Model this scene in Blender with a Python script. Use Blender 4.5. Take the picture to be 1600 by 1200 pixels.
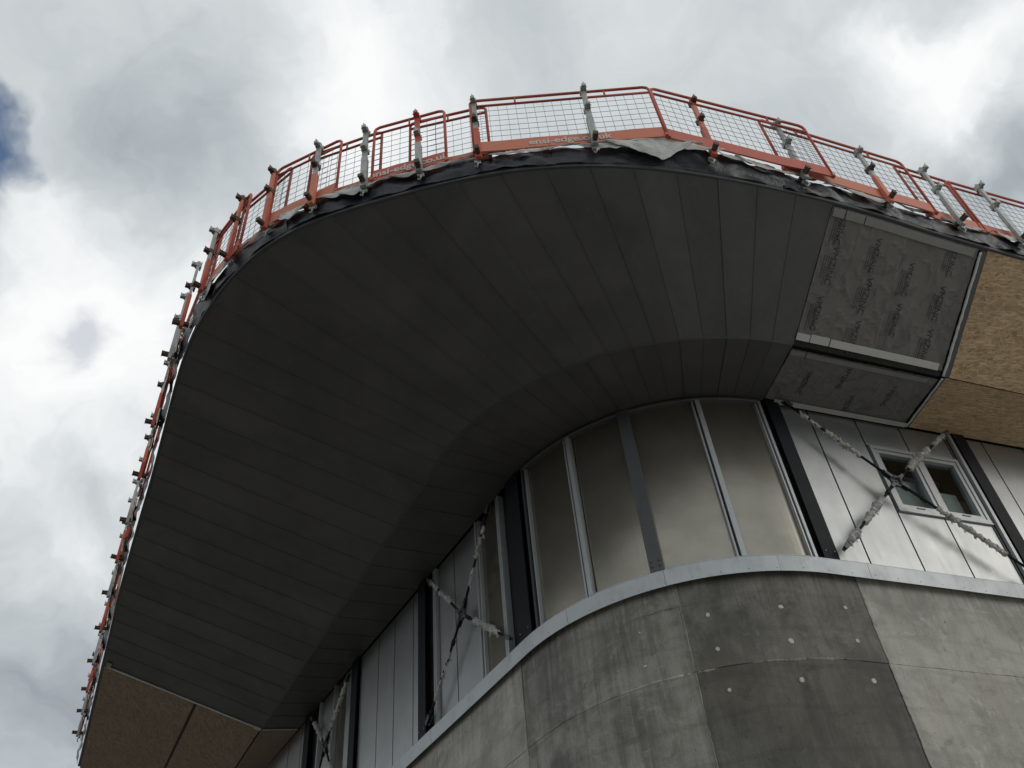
import bpy, bmesh, math, random
from mathutils import Vector, Matrix, noise
R_ = math.radians
random.seed(7)
for o in list(bpy.data.objects): bpy.data.objects.remove(o)
sc = bpy.context.scene
col = sc.collection
Z0 = 1.6            # eye height above the ground; heights below are measured from the eye

# ---------------------------------------------------------------- camera
pitch, roll = 0.802223, -0.105543
fw = Vector((0, math.cos(pitch), math.sin(pitch))); rt = Vector((1, 0, 0)); up = rt.cross(fw)
c_, s_ = math.cos(roll), math.sin(roll)
rt2 = rt * c_ + up * s_; up2 = up * c_ - rt * s_
cam = bpy.data.cameras.new('camera'); camo = bpy.data.objects.new('camera', cam); col.objects.link(camo)
M3 = Matrix((rt2, up2, -fw)).transposed()
camo.matrix_world = Matrix.Translation((0, 0, Z0)) @ M3.to_4x4()
cam.sensor_width = 36; cam.lens = 36 * 1438.93 / 1600; cam.clip_end = 5000; cam.clip_start = 0.05
sc.camera = camo
sc.view_settings.view_transform = 'Standard'; sc.view_settings.look = 'None'
sc.view_settings.exposure = 0.0; sc.view_settings.gamma = 1

# ---------------------------------------------------------------- light
SUN_AZ, SUN_EL = -24.0, 21.0          # plan angle from +X, elevation
sd = Vector((math.cos(R_(SUN_EL)) * math.cos(R_(SUN_AZ)), math.cos(R_(SUN_EL)) * math.sin(R_(SUN_AZ)), math.sin(R_(SUN_EL))))
sun = bpy.data.lights.new('sun', 'SUN'); sun.energy = .55; sun.angle = R_(28); sun.color = (1.0, .94, .85)
suno = bpy.data.objects.new('sun', sun); col.objects.link(suno); suno.rotation_euler = sd.to_track_quat('Z', 'Y').to_euler()
world = bpy.data.worlds.new('World'); sc.world = world; world.use_nodes = True

class NT:
    """small helper to write node trees"""
    def __init__(s, tree): s.t = tree; s.n = tree.nodes; s.l = tree.links
    def new(s, typ, **kw):
        n = s.n.new(typ)
        for k, v in kw.items(): setattr(n, k, v)
        return n
    def put(s, sock, v):
        if isinstance(v, bpy.types.NodeSocket): s.l.new(v, sock)
        else:
            if isinstance(v, (tuple, list)) and sock.type == 'RGBA' and len(v) == 3: v = (*v, 1)
            sock.default_value = v
    def math(s, op, a, b=0.0, c=None, clamp=False):
        n = s.new('ShaderNodeMath', operation=op, use_clamp=clamp); s.put(n.inputs[0], a); s.put(n.inputs[1], b)
        if c is not None: s.put(n.inputs[2], c)
        return n.outputs[0]
    def vec(s, op, a, b=(0, 0, 0)):
        n = s.new('ShaderNodeVectorMath', operation=op); s.put(n.inputs[0], a); s.put(n.inputs[1], b)
        return n.outputs['Value'] if op in ('DOT_PRODUCT', 'LENGTH') else n.outputs[0]
    def mix(s, f, a, b, blend='MIX'):
        n = s.new('ShaderNodeMix', data_type='RGBA', blend_type=blend); s.put(n.inputs[0], f); s.put(n.inputs[6], a); s.put(n.inputs[7], b)
        return n.outputs[2]
    def ramp(s, f, a, b, smooth=True):
        n = s.new('ShaderNodeMapRange'); n.interpolation_type = 'SMOOTHSTEP' if smooth else 'LINEAR'
        s.put(n.inputs[0], f); n.inputs[1].default_value = a; n.inputs[2].default_value = b
        return n.outputs[0]
    def noise(s, v, scale, detail=4, rough=.5, dist=0.0, out=0):
        n = s.new('ShaderNodeTexNoise'); s.put(n.inputs['Vector'], v); n.inputs['Scale'].default_value = scale
        n.inputs['Detail'].default_value = detail; n.inputs['Roughness'].default_value = rough; n.inputs['Distortion'].default_value = dist
        return n.outputs[out]
    def mapping(s, v, scale=(1, 1, 1), loc=(0, 0, 0), rot=(0, 0, 0)):
        n = s.new('ShaderNodeMapping'); s.put(n.inputs[0], v)
        n.inputs['Scale'].default_value = scale; n.inputs['Location'].default_value = loc; n.inputs['Rotation'].default_value = rot
        return n.outputs[0]

def pix_dir(x, y):
    d = rt2 * ((x - 800) / 1438.93) + up2 * (-(y - 600) / 1438.93) + fw
    return d.normalized()

def build_world():
    t = NT(world.node_tree); t.n.clear()
    out = t.new('ShaderNodeOutputWorld'); bg = t.new('ShaderNodeBackground'); t.l.new(bg.outputs[0], out.inputs[0])
    sky = t.new('ShaderNodeTexSky', sky_type='NISHITA'); sky.sun_disc = False
    sky.sun_elevation = R_(SUN_EL); sky.sun_rotation = R_(90 - SUN_AZ); sky.air_density = 1.0; sky.dust_density = .6
    blue = t.mix(1.0, sky.outputs[0], (.11, .12, .13), 'MULTIPLY')
    d = t.vec('NORMALIZE', t.new('ShaderNodeTexCoord').outputs['Generated'])
    # wind-torn edges: everything below is looked up along a warped bearing
    def warp(v, scale, amt, loc):
        n = t.noise(t.mapping(v, loc=loc), scale, 5, .55, 0, 1)
        return t.vec('ADD', v, t.vec('MULTIPLY', t.vec('SUBTRACT', n, (.5, .5, .5)), (amt, amt, amt)))
    dw = warp(warp(d, 3.0, .30, (4, 1, 2)), 9.0, .11, (1, 6, 3))
    sp = t.new('ShaderNodeSeparateXYZ'); t.put(sp.inputs[0], dw)
    z = t.math('ADD', t.math('MAXIMUM', sp.outputs[2], 0.0), .45)
    cb = t.new('ShaderNodeCombineXYZ'); t.put(cb.inputs[0], t.math('DIVIDE', sp.outputs[0], z)); t.put(cb.inputs[1], t.math('DIVIDE', sp.outputs[1], z))
    P = cb.outputs[0]
    big = t.noise(t.mapping(P, loc=(5.2, 1.3, .4)), 2.4, 10, .55, .2)
    mid = t.noise(t.mapping(P, loc=(1.7, 9.1, 2.4)), 6.0, 9, .56, .2)
    b = t.math('ADD', t.math('MULTIPLY', t.math('SUBTRACT', big, .5), 1.5), t.math('MULTIPLY', t.math('SUBTRACT', mid, .5), 1.75))
    # the cloud banks of that day: bright breaks and heavy grey bellies at their bearings
    for (x, y, rad, amp) in BLOBS:
        f = t.ramp(t.math('ARCCOSINE', t.math('MINIMUM', t.vec('DOT_PRODUCT', t.vec('NORMALIZE', dw), tuple(pix_dir(x, y))), .99999)), rad, 0.0)
        b = t.math('ADD', b, t.math('MULTIPLY', f, amp))
    cr = t.new('ShaderNodeValToRGB'); t.put(cr.inputs[0], t.math('ADD', t.math('MULTIPLY', b, .55), .5, clamp=True))
    e = cr.color_ramp.elements
    e[0].position = 0.0; e[0].color = (.32, .355, .39, 1)
    e[1].position = 1.0; e[1].color = (.97, .98, .98, 1)
    for p, c in ((.25, (.47, .51, .54)), (.45, (.585, .625, .645)), (.65, (.72, .755, .77)), (.82, (.87, .895, .905))):
        q = e.new(p); q.color = (*c, 1)
    # openings where the blue shows
    hole = None
    for (x, y, rad, amt) in HOLES:
        f = t.math('MULTIPLY', t.ramp(t.math('ARCCOSINE', t.math('MINIMUM', t.vec('DOT_PRODUCT', t.vec('NORMALIZE', dw), tuple(pix_dir(x, y))), .99999)), rad, rad * .2), amt)
        hole = f if hole is None else t.math('MAXIMUM', hole, f)
    colr = t.mix(hole, cr.outputs[0], blue)
    t.put(bg.inputs[0], colr); bg.inputs[1].default_value = 1.0
BLOBS = [(560, 110, .19, .8), (430, 40, .10, -.3), (260, 230, .16, -.38), (100, 620, .22, .75), (130, 400, .16, .45), (1440, 100, .11, .8), (1560, 50, .08, .5),
         (1580, 230, .14, -.75), (1050, 60, .30, .05), (90, 900, .10, .35), (20, 1170, .20, -.8), (150, 800, .06, -.5), (60, 40, .13, -.1), (60, 290, .07, .4)]
HOLES = [(5, 190, .05, .97), (112, 515, .05, .36)]
build_world()

# ---------------------------------------------------------------- materials
MATS = {}
def mat(name, base=(.5, .5, .5), rough=.5, metal=0.0, spec=.5):
    m = bpy.data.materials.new(name); m.use_nodes = True; t = NT(m.node_tree)
    b = t.n['Principled BSDF']; b.inputs['Base Color'].default_value = (*base, 1)
    b.inputs['Roughness'].default_value = rough; b.inputs['Metallic'].default_value = metal; b.inputs['Specular IOR Level'].default_value = spec
    MATS[name] = m
    return m, t, b
def uvco(t): return t.new('ShaderNodeTexCoord').outputs['UV']
def obco(t): return t.new('ShaderNodeTexCoord').outputs['Object']
def worldco(t): return t.new('ShaderNodeNewGeometry').outputs['Position']
def rnd(t): return t.new('ShaderNodeObjectInfo').outputs['Random']
def bump(t, b, h, strength=.3, dist=.01):
    n = t.new('ShaderNodeBump'); n.inputs['Strength'].default_value = strength; n.inputs['Distance'].default_value = dist
    t.put(n.inputs['Height'], h); t.l.new(n.outputs[0], b.inputs['Normal'])
def painted(name, base, rough=.5, metal=0.0, dirt=(.1, .09, .08), amount=.35, scale=6, dents=.0, spec=.5):
    m, t, b = mat(name, base, rough, metal, spec)
    co = worldco(t)
    n1 = t.noise(co, scale, 6, .62); n2 = t.noise(t.mapping(co, scale=(1, 1, .25)), scale * 4, 4, .6)
    f = t.math('MULTIPLY', t.ramp(t.math('ADD', t.math('MULTIPLY', n1, .6), t.math('MULTIPLY', n2, .4)), .45, .72), amount)
    c = t.mix(f, base, dirt)
    c = t.mix(t.math('MULTIPLY', rnd(t), .18), c, tuple(x * .6 for x in base))
    t.put(b.inputs['Base Color'], c)
    t.put(b.inputs['Roughness'], t.math('ADD', t.math('MULTIPLY', n1, .25), rough - .12))
    bump(t, b, n2, .15 + dents, .004 + dents * .02)
    return m

def concrete(name, dark, light, streak=.5, wet=.0):
    m, t, b = mat(name, light, .85, 0, .3)
    uv = uvco(t)
    cloud = t.noise(t.mapping(uv, loc=(wet, 0, 0)), 1.5, 9, .66, .6)
    st = t.noise(t.mapping(uv, scale=(5.5, .38, 1)), 1.6, 7, .65, .9)
    st2 = t.noise(t.mapping(uv, scale=(17, .9, 1), loc=(3, 1, 0)), 1.2, 6, .68, .8)
    grain = t.noise(uv, 55, 5, .75)
    blot = t.noise(t.mapping(uv, loc=(9, 4, 0)), 3.6, 10, .74, .45)
    pit = t.noise(t.mapping(uv, loc=(2, 5, 0)), 16, 4, .6, .5)
    f = t.math('ADD', t.math('MULTIPLY', cloud, 1.0), t.math('MULTIPLY', st, streak * 1.1))
    f = t.math('ADD', f, t.math('MULTIPLY', st2, streak * .4))
    f = t.math('SUBTRACT', f, .5 + streak * .75)
    c = t.mix(t.ramp(f, -.20, .22), dark, light)
    c = t.mix(t.math('MULTIPLY', t.ramp(blot, .53, .66), .6), c, tuple(x * .66 for x in dark))
    c = t.mix(t.math('MULTIPLY', t.ramp(blot, .46, .32), .5), c, tuple(min(1, x * 1.25) for x in light))
    damp = t.noise(t.mapping(uv, scale=(1, .55, 1), loc=(4, 2, 0)), 2.1, 9, .68, .5)
    c = t.mix(t.math('MULTIPLY', t.ramp(damp, .54, .66), .35), c, tuple(x * .7 for x in dark))
    c = t.mix(t.math('MULTIPLY', t.ramp(st2, .60, .74), .5 * streak), c, tuple(min(1, x * 1.4) for x in light))
    sc_ = t.noise(t.mapping(uv, scale=(1.5, 9, 1), rot=(0, 0, .25), loc=(1, 3, 0)), 3, 6, .7, .6)
    c = t.mix(t.math('MULTIPLY', t.ramp(sc_, .64, .70), .35), c, tuple(min(1, x * 1.5) for x in light))
    warm = t.noise(t.mapping(uv, loc=(7, 7, 0)), .9, 4, .5)
    c = t.mix(t.math('MULTIPLY', t.ramp(warm, .5, .75), .3), c, (light[0] * .95, light[1] * .86, light[2] * .70))
    c = t.mix(t.math('MULTIPLY', t.ramp(grain, .35, .75), .30), c, tuple(x * .6 for x in dark))
    c = t.mix(t.math('MULTIPLY', t.ramp(pit, .67, .74), .6), c, (.06, .052, .042))
    # air pores, and runs of dirty water below the ledge
    c = t.mix(t.math('MULTIPLY', t.ramp(t.noise(uv, 80, 2, .5), .68, .74), .55), c, tuple(x * .35 for x in dark))
    su = t.new('ShaderNodeSeparateXYZ'); t.put(su.inputs[0], uv)
    run = t.math('MULTIPLY', t.ramp(t.math('ADD', su.outputs[1], t.math('MULTIPLY', st, 1.1)), 4.55, 5.45), t.ramp(st2, .46, .62))
    c = t.mix(t.math('MULTIPLY', run, .5), c, tuple(x * .6 for x in dark))
    # formwork sheet marks
    wv = t.new('ShaderNodeTexWave', wave_type='BANDS', bands_direction='Y'); t.put(wv.inputs[0], uv); wv.inputs['Scale'].default_value = .85; wv.inputs['Distortion'].default_value = 2.2; wv.inputs['Detail'].default_value = 4
    c = t.mix(t.math('MULTIPLY', t.ramp(wv.outputs[1], .93, 1.0), .22), c, tuple(x * .8 for x in dark))
    t.put(b.inputs['Base Color'], c)
    t.put(b.inputs['Roughness'], t.math('ADD', .58, t.math('MULTIPLY', cloud, .35)))
    bump(t, b, t.math('ADD', t.math('MULTIPLY', grain, .7), t.math('ADD', blot, t.math('MULTIPLY', t.ramp(pit, .66, .74), -.8))), .45, .008)
concrete('bounce_concrete', (.42, .41, .38), (.58, .565, .52), .1)  # pale surface of the added, unseen ground that bounces light
concrete('concrete_pale', (.305, .294, .262), (.53, .513, .46), .3)
concrete('concrete_grey', (.155, .149, .132), (.375, .362, .322), .55)
concrete('concrete_dark', (.108, .103, .090), (.240, .230, .202), .4)
concrete('concrete_wet', (.084, .080, .070), (.172, .164, .144), .4)
painted('grout', (.55, .54, .50), .9, 0, (.2, .19, .17), .5, 12, .3)

def zinc():
    m, t, b = mat('zinc', (.09, .09, .088), .5, .1)
    co = worldco(t)
    n = t.noise(co, 1.1, 6, .62, .5); n2 = t.noise(co, 9, 5, .65, .4); n3 = t.noise(co, 38, 3, .6)
    c = t.mix(t.ramp(n, .3, .7), (.079, .0765, .0750), (.115, .111, .1075))
    c = t.mix(t.math('MULTIPLY', rnd(t), .40), c, (.070, .067, .068))
    c = t.mix(t.math('MULTIPLY', t.ramp(n2, .56, .75), .38), c, (.142, .134, .128))
    c = t.mix(t.math('MULTIPLY', t.ramp(n3, .70, .78), .35), c, (.20, .195, .18))
    t.put(b.inputs['Base Color'], c)
    t.put(b.inputs['Roughness'], t.math('ADD', .36, t.math('ADD', t.math('MULTIPLY', n2, .2), t.math('MULTIPLY', rnd(t), .08))))
    bump(t, b, t.noise(co, 2.3, 3, .45, .4), .55, .03)
zinc()
def cladding():
    """bare sheet metal: soft mirror of the sky below and the soffit above"""
    m, t, b = mat('white_cladding', (.6, .62, .63), .3, .9)
    co = worldco(t)
    n = t.noise(co, 1.6, 5, .6); n2 = t.noise(t.mapping(co, scale=(1, 1, .12)), 14, 4, .6)
    c = t.mix(t.ramp(n, .35, .7), (.40, .415, .42), (.48, .49, .49))
    c = t.mix(t.math('MULTIPLY', t.ramp(n2, .55, .75), .25), c, (.40, .40, .39))
    c = t.mix(t.math('MULTIPLY', rnd(t), .12), c, (.42, .43, .44))
    t.put(b.inputs['Base Color'], c); t.put(b.inputs['Roughness'], t.math('ADD', .37, t.math('MULTIPLY', n2, .16)))
    bump(t, b, t.noise(co, 2.2, 2, .4), .10, .02)
cladding()
def film():
    m, t, b = mat('brown_film', (.3, .27, .22), .36, .85)
    uv = uvco(t)
    n = t.noise(uv, 1.7, 5, .6); br = t.noise(t.mapping(uv, scale=(1.2, 26, 1)), 2.5, 5, .65); sp = t.noise(uv, 22, 3, .5)
    c = t.mix(t.ramp(n, .3, .7), (.285, .266, .222), (.355, .333, .283))
    c = t.mix(t.math('MULTIPLY', t.ramp(br, .5, .72), .3), c, (.25, .235, .205))
    c = t.mix(t.math('MULTIPLY', t.ramp(sp, .70, .76), .5), c, (.12, .105, .085))
    t.put(b.inputs['Base Color'], c); t.put(b.inputs['Roughness'], t.math('ADD', .16, t.math('MULTIPLY', br, .14)))
    bump(t, b, t.math('ADD', t.math('MULTIPLY', t.noise(uv, .9, 2, .4), 1.5), t.math('MULTIPLY', br, .12)), .06, .01)
film()
def osb(name='osb', tone=1.0, grey=0.0):
    m, t, b = mat(name, (.4, .26, .14), .75, 0, .3)
    uv = uvco(t)
    def chips(scale, rot, loc):
        v = t.new('ShaderNodeTexVoronoi', feature='F1'); v.inputs['Scale'].default_value = 1; v.inputs['Randomness'].default_value = 1
        wv = t.vec('ADD', uv, t.vec('MULTIPLY', t.noise(t.mapping(uv, loc=loc), 5, 2, .5, 0, 1), (.05, .05, 0)))
        t.put(v.inputs['Vector'], t.mapping(t.mapping(wv, rot=(0, 0, rot)), scale=scale, loc=loc))
        q = t.new('ShaderNodeSeparateColor'); t.put(q.inputs[0], v.outputs['Color'])
        return q.outputs[0], v.outputs['Distance']
    layers = [chips((7, 38, 1), .35, (0, 0, 0)), chips((8, 42, 1), 1.25, (3, 1, 0)), chips((7.5, 40, 1), 2.2, (7, 2, 0)), chips((9, 44, 1), 2.9, (5, 8, 0))]
    f = layers[0][0]
    for k, (v, dd) in enumerate(layers[1:]): f = t.math('MAXIMUM', t.math('MULTIPLY', f, .90), v)
    g2 = t.noise(t.mapping(uv, scale=(30, 90, 1), rot=(0, 0, .6)), 1.0, 4, .6)
    f2 = t.math('ADD', t.math('MULTIPLY', f, .8), t.math('MULTIPLY', g2, .25))
    cr = t.new('ShaderNodeValToRGB'); t.put(cr.inputs[0], f2); e = cr.color_ramp.elements
    e[0].position = .42; e[0].color = (.30, .195, .11, 1); e[1].position = .98; e[1].color = (.74, .555, .36, 1); q = e.new(.72); q.color = (.53, .375, .225, 1)
    c = t.mix(t.math('MULTIPLY', t.ramp(t.noise(uv, 1.4, 5, .6), .4, .7), .3), cr.outputs[0], (.36, .25, .155))
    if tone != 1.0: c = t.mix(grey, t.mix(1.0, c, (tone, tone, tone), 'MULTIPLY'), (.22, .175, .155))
    t.put(b.inputs['Base Color'], c); bump(t, b, f2, .3, .003)
osb(); osb('osb_shaded', .72, .45)  # second copy is darker and greyer: shade on the left boards painted in
def breather():
    m, t, b = mat('breather_membrane', (.12, .12, .115), .6, 0, .3)
    uv = uvco(t)
    cre = t.noise(t.mapping(uv, scale=(1, .5, 1)), 3.0, 7, .62, 1.2); gr = t.noise(uv, 60, 3, .6)
    ridge = t.math('SUBTRACT', 1.0, t.math('MULTIPLY', t.math('ABSOLUTE', t.math('SUBTRACT', cre, .5)), 9.0), clamp=True)
    c = t.mix(t.ramp(cre, .3, .7), (.142, .135, .128), (.188, .180, .170))
    c = t.mix(t.math('MULTIPLY', ridge, .10), c, (.33, .32, .31))
    c = t.mix(t.math('MULTIPLY', t.ramp(gr, .5, .8), .25), c, (.08, .08, .078))
    t.put(b.inputs['Base Color'], c); bump(t, b, t.math('ADD', cre, t.math('MULTIPLY', ridge, .12)), .5, .03)
breather()
def sheet(name, a, b_, rough):
    m, t, b = mat(name, a, rough, 0, .5)
    co = worldco(t)
    n = t.noise(co, 7, 6, .65, .8); n2 = t.noise(co, 28, 4, .6, .5)
    t.put(b.inputs['Base Color'], t.mix(t.ramp(n, .35, .7), a, b_))
    bump(t, b, t.math('ADD', n, t.math('MULTIPLY', n2, .25)), .4, .03)
sheet('black_sheet', (.008, .010, .016), (.020, .024, .034), .38)
sheet('pale_sheet', (.52, .52, .50), (.68, .68, .66), .6)
sheet('plastic_wrap', (.34, .335, .31), (.55, .54, .50), .4)
painted('orange_paint', (.55, .10, .055), .5, 0, (.25, .13, .09), .7, 9)
painted('orange_faded', (.66, .20, .115), .55, 0, (.42, .26, .19), .6, 11)
painted('galvanised', (.40, .42, .40), .5, .55, (.16, .14, .11), .6, 14)
painted('rusty_steel', (.10, .065, .050), .6, .3, (.13, .06, .035), .5, 20)
painted('wire', (.22, .20, .19), .5, .5, (.14, .07, .05), .5, 10)
painted('white_print', (.66, .58, .54), .6, 0, (.56, .22, .15), .65, 22)
painted('black_print', (.03, .03, .029), .6, 0, (.13, .128, .12), .75, 14)
painted('aluminium', (.46, .48, .49), .38, .35, (.25, .25, .24), .3, 9)
painted('flashing', (.52, .55, .57), .5, .3, (.30, .30, .29), .5, 4, .12)
painted('dark_steel', (.009, .011, .015), .6, .0, (.02, .02, .02), .4, 6, 0, .25)
painted('grey_steel', (.095, .10, .105), .5, .25, (.06, .06, .06), .4, 6)
painted('gasket', (.008, .008, .009), .7)
painted('deck_black', (.022, .022, .022), .8)
painted('tape_grey', (.26, .26, .245), .5, 0, (.15, .15, .14), .4, 10)
painted('tape_white', (.55, .55, .52), .45, 0, (.3, .3, .28), .3, 10)
painted('sealant', (.70, .70, .68), .5, 0, (.4, .4, .38), .3, 20)
painted('trim_dark', (.075, .078, .082), .45, .3, (.04, .04, .04), .4, 8)
painted('room', (.05, .05, .05), .9)
painted('board_white', (.62, .64, .62), .7, 0, (.45, .45, .43), .2, 5)
painted('pipe_grey', (.2, .21, .21), .5)
def glass():
    m = bpy.data.materials.new('window_glass'); m.use_nodes = True; t = NT(m.node_tree); t.n.clear()
    o = t.new('ShaderNodeOutputMaterial'); mx = t.new('ShaderNodeMixShader'); tr = t.new('ShaderNodeBsdfTransparent'); g = t.new('ShaderNodeBsdfGlossy')
    tr.inputs[0].default_value = (.78, .82, .82, 1); g.inputs['Roughness'].default_value = .03
    ge = t.new('ShaderNodeNewGeometry'); c = t.math('ABSOLUTE', t.vec('DOT_PRODUCT', ge.outputs['Incoming'], ge.outputs['Normal']))
    fr = t.math('ADD', .04, t.math('MULTIPLY', t.math('POWER', t.math('SUBTRACT', 1.0, c, clamp=True), 5.0), .96))
    t.put(mx.inputs[0], fr); t.l.new(tr.outputs[0], mx.inputs[1]); t.l.new(g.outputs[0], mx.inputs[2]); t.l.new(mx.outputs[0], o.inputs[0])
    MATS['window_glass'] = m
glass()
def ground_mat():
    m, t, b = mat('site_ground', (.15, .14, .12), .9, 0, .2)
    co = worldco(t); n = t.noise(co, .25, 8, .6); n2 = t.noise(co, 8, 5, .7)
    c = t.mix(t.ramp(n, .35, .65), (.15, .145, .135), (.22, .205, .18)); c = t.mix(t.math('MULTIPLY', n2, .4), c, (.08, .075, .065))
    t.put(b.inputs['Base Color'], c); bump(t, b, n2, .6, .05)
ground_mat()

# ---------------------------------------------------------------- mesh helpers
def tag(o, label=None, cat=None, group=None, kind=None):
    if label: o['label'] = label
    if cat: o['category'] = cat
    if group: o['group'] = group
    if kind: o['kind'] = kind
    return o
def link(name, me, m, parent=None):
    o = bpy.data.objects.new(name, me); col.objects.link(o)
    if m and not me.materials: me.materials.append(MATS[m])
    if parent: o.parent = parent
    return o
def empty(name, loc=(0, 0, 0), rz=0):
    o = bpy.data.objects.new(name, None); col.objects.link(o); o.location = loc; o.rotation_euler = (0, 0, rz); o.empty_display_size = .1
    return o
class MB:
    def __init__(s): s.v = []; s.f = []; s.uv = {}; s.sm = []
    def add(s, vs, fs, uvs=None, smooth=False):
        k = len(s.v); s.v += [tuple(v) for v in vs]
        for f in fs: s.f.append(tuple(k + i for i in f)); s.sm.append(smooth)
        if uvs:
            for i, u in enumerate(uvs): s.uv[k + i] = u
    def mesh(s, name):
        me = bpy.data.meshes.new(name); me.from_pydata(s.v, [], s.f); me.update()
        me.polygons.foreach_set('use_smooth', s.sm)
        if s.uv:
            l = me.uv_layers.new(name='UVMap')
            for lp in me.loops: l.data[lp.index].uv = s.uv.get(lp.vertex_index, (0, 0))
        bm = bmesh.new(); bm.from_mesh(me); bmesh.ops.recalc_face_normals(bm, faces=bm.faces); bm.to_mesh(me); bm.free()
        return me
    def build(s, name, m, parent=None): return link(name, s.mesh(name), m, parent)
    def box(s, x0, x1, y0, y1, z0, z1, T=None):
        vs = [Vector((x, y, z)) for z in (z0, z1) for x, y in ((x0, y0), (x1, y0), (x1, y1), (x0, y1))]
        if T: vs = [T @ v for v in vs]
        s.add(vs, [(0, 3, 2, 1), (4, 5, 6, 7), (0, 1, 5, 4), (1, 2, 6, 5), (2, 3, 7, 6), (3, 0, 4, 7)])
    def tube(s, pts, r, n=8, rads=None, cap=True, jitter=0.0):
        pts = [Vector(p) for p in pts]; rings = []
        prev = None
        for i, p in enumerate(pts):
            a = pts[max(i - 1, 0)]; b = pts[min(i + 1, len(pts) - 1)]; d = (b - a).normalized()
            if prev is None:
                u = d.orthogonal().normalized()
            else: u = (prev - d * prev.dot(d)).normalized()
            prev = u; w = d.cross(u); rr = rads[i] if rads else r
            rings.append([p + (u * math.cos(2 * math.pi * k / n) + w * math.sin(2 * math.pi * k / n)) * rr * (1 + (random.uniform(-jitter, jitter) if jitter else 0)) for k in range(n)])
        vs = [v for rg in rings for v in rg]; fs = []
        for i in range(len(pts) - 1):
            for k in range(n): fs.append((i * n + k, i * n + (k + 1) % n, (i + 1) * n + (k + 1) % n, (i + 1) * n + k))
        if cap: fs.append(tuple(range(n))[::-1]); fs.append(tuple((len(pts) - 1) * n + k for k in range(n)))
        s.add(vs, fs, smooth=n > 4)

# ---------------------------------------------------------------- plan geometry (metres)
WC = (1.911, 9.9368); WR = 2.4446; WT1 = -2.53708 + 2 * math.pi; WT2 = 5.08881        # wall: centre, radius, end angles
KC = (1.7911, 9.6936); KR = 3.2036; KT1 = R_(211.56); KT2 = R_(292.43)               # fold line in the soffit
H_LEDGE, H_BAND, H_TOP, H_FOLD, H_EDGE = 5.0, 4.827, 7.20, 7.10, 7.86
ARC = (WT2 - WT1) * WR
OUT = [(-11.423,21.411),(-10.582,19.819),(-9.74,18.228),(-8.899,16.637),(-8.479,15.841),(-8.062,15.043),(-7.648,14.244),(-7.235,13.444),(-6.82,12.646),(-6.404,11.849),(-5.992,11.048),(-5.565,10.255),(-5.132,9.467),(-4.696,8.679),(-4.271,7.886),(-4.062,7.49),(-3.851,7.092),(-3.627,6.698),(-3.379,6.322),(-3.095,5.973),(-2.777,5.652),(-2.423,5.378),(-2.028,5.17),(-1.604,5.03),(-1.158,4.932),(-.714,4.85),(-.271,4.785),(.175,4.75),(.625,4.755),(1.072,4.796),(1.515,4.873),(1.951,4.98),(2.382,5.11),(2.808,5.255),(3.231,5.412),(3.65,5.58),(4.063,5.76),(4.465,5.95),(4.877,6.135),(5.291,6.317),(5.707,6.493),(6.539,6.838),(7.369,7.184),(8.2,7.53),(9.031,7.876),(10.278,8.395),(12.5,9.32)]
def catmull(P, n=8):
    o = []
    for i in range(len(P) - 1):
        a, b, c, d = [Vector(P[min(max(j, 0), len(P) - 1)]) for j in (i - 1, i, i + 1, i + 2)]
        for k in range(n):
            t = k / n; o.append(.5 * ((2 * b) + (c - a) * t + (2 * a - 5 * b + 4 * c - d) * t * t + (3 * b - a - 3 * c + d) * t ** 3))
    o.append(Vector(P[-1])); return o
OP = catmull(OUT); OS = [0]
for i in range(1, len(OP)): OS.append(OS[-1] + (OP[i] - OP[i - 1]).length)
import bisect
def outer(s, d=0.0):
    i = min(max(bisect.bisect(OS, s) - 1, 0), len(OS) - 2); t = (s - OS[i]) / (OS[i + 1] - OS[i])
    p = OP[i].lerp(OP[i + 1], t)
    a = OP[max(i - 2, 0)]; b = OP[min(i + 3, len(OP) - 1)]; tg = (b - a).normalized(); n = Vector((tg.y, -tg.x))
    return p + n * d, tg, n
def arcpath(C, r, t1, t2, s, d, r0):
    """s=0 at the right tangent point, grows to the left; d outward"""
    L = (t2 - t1) * r0
    if s < 0: th = t2; off = -s; tg = Vector((-math.sin(th), math.cos(th)))
    elif s > L: th = t1; off = s - L; tg = Vector((math.sin(th), -math.cos(th)))
    else: th = t2 - s / r0; off = 0; tg = Vector((0, 0))
    n = Vector((math.cos(th), math.sin(th)))
    return Vector(C) + n * (r + d) + tg * off, n
def wall(s, d=0.0): return arcpath(WC, WR, WT1, WT2, s, d, WR)
def fold(s, d=0.0): return arcpath(KC, KR, KT1, KT2, s, d, KR)
def w3(s, h, d=0.0):
    p, n = wall(s, d); return Vector((p.x, p.y, h + Z0))
def srange(a, b, step=.08, pathlen=None):
    n = max(1, int(math.ceil(abs(b - a) / step))); return [a + (b - a) * i / n for i in range(n + 1)]
def wsteps(a, b):
    """sample only where the wall curves"""
    lo, hi = min(a, b), max(a, b); S = [lo]
    k = [x for x in srange(0, ARC, .08) if lo + .01 < x < hi - .01]
    return S + k + [hi]
def sweep(mb, prof, ss, closed=True, smooth=False):
    """prof: (d,h) list swept along the wall; uv = (s,h)"""
    n = len(prof); vs = []; uv = []
    for s in ss:
        for d, h in prof: vs.append(w3(s, h, d)); uv.append((s, h + d))
    fs = []
    for i in range(len(ss) - 1):
        for k in range(n if closed else n - 1): fs.append((i * n + k, i * n + (k + 1) % n, (i + 1) * n + (k + 1) % n, (i + 1) * n + k))
    if closed: fs.append(tuple(range(n))); fs.append(tuple((len(ss) - 1) * n + k for k in range(n)))
    mb.add(vs, fs, uv, smooth)
def rectp(d0, d1, h0, h1): return [(d0, h0), (d1, h0), (d1, h1), (d0, h1)]
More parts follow.
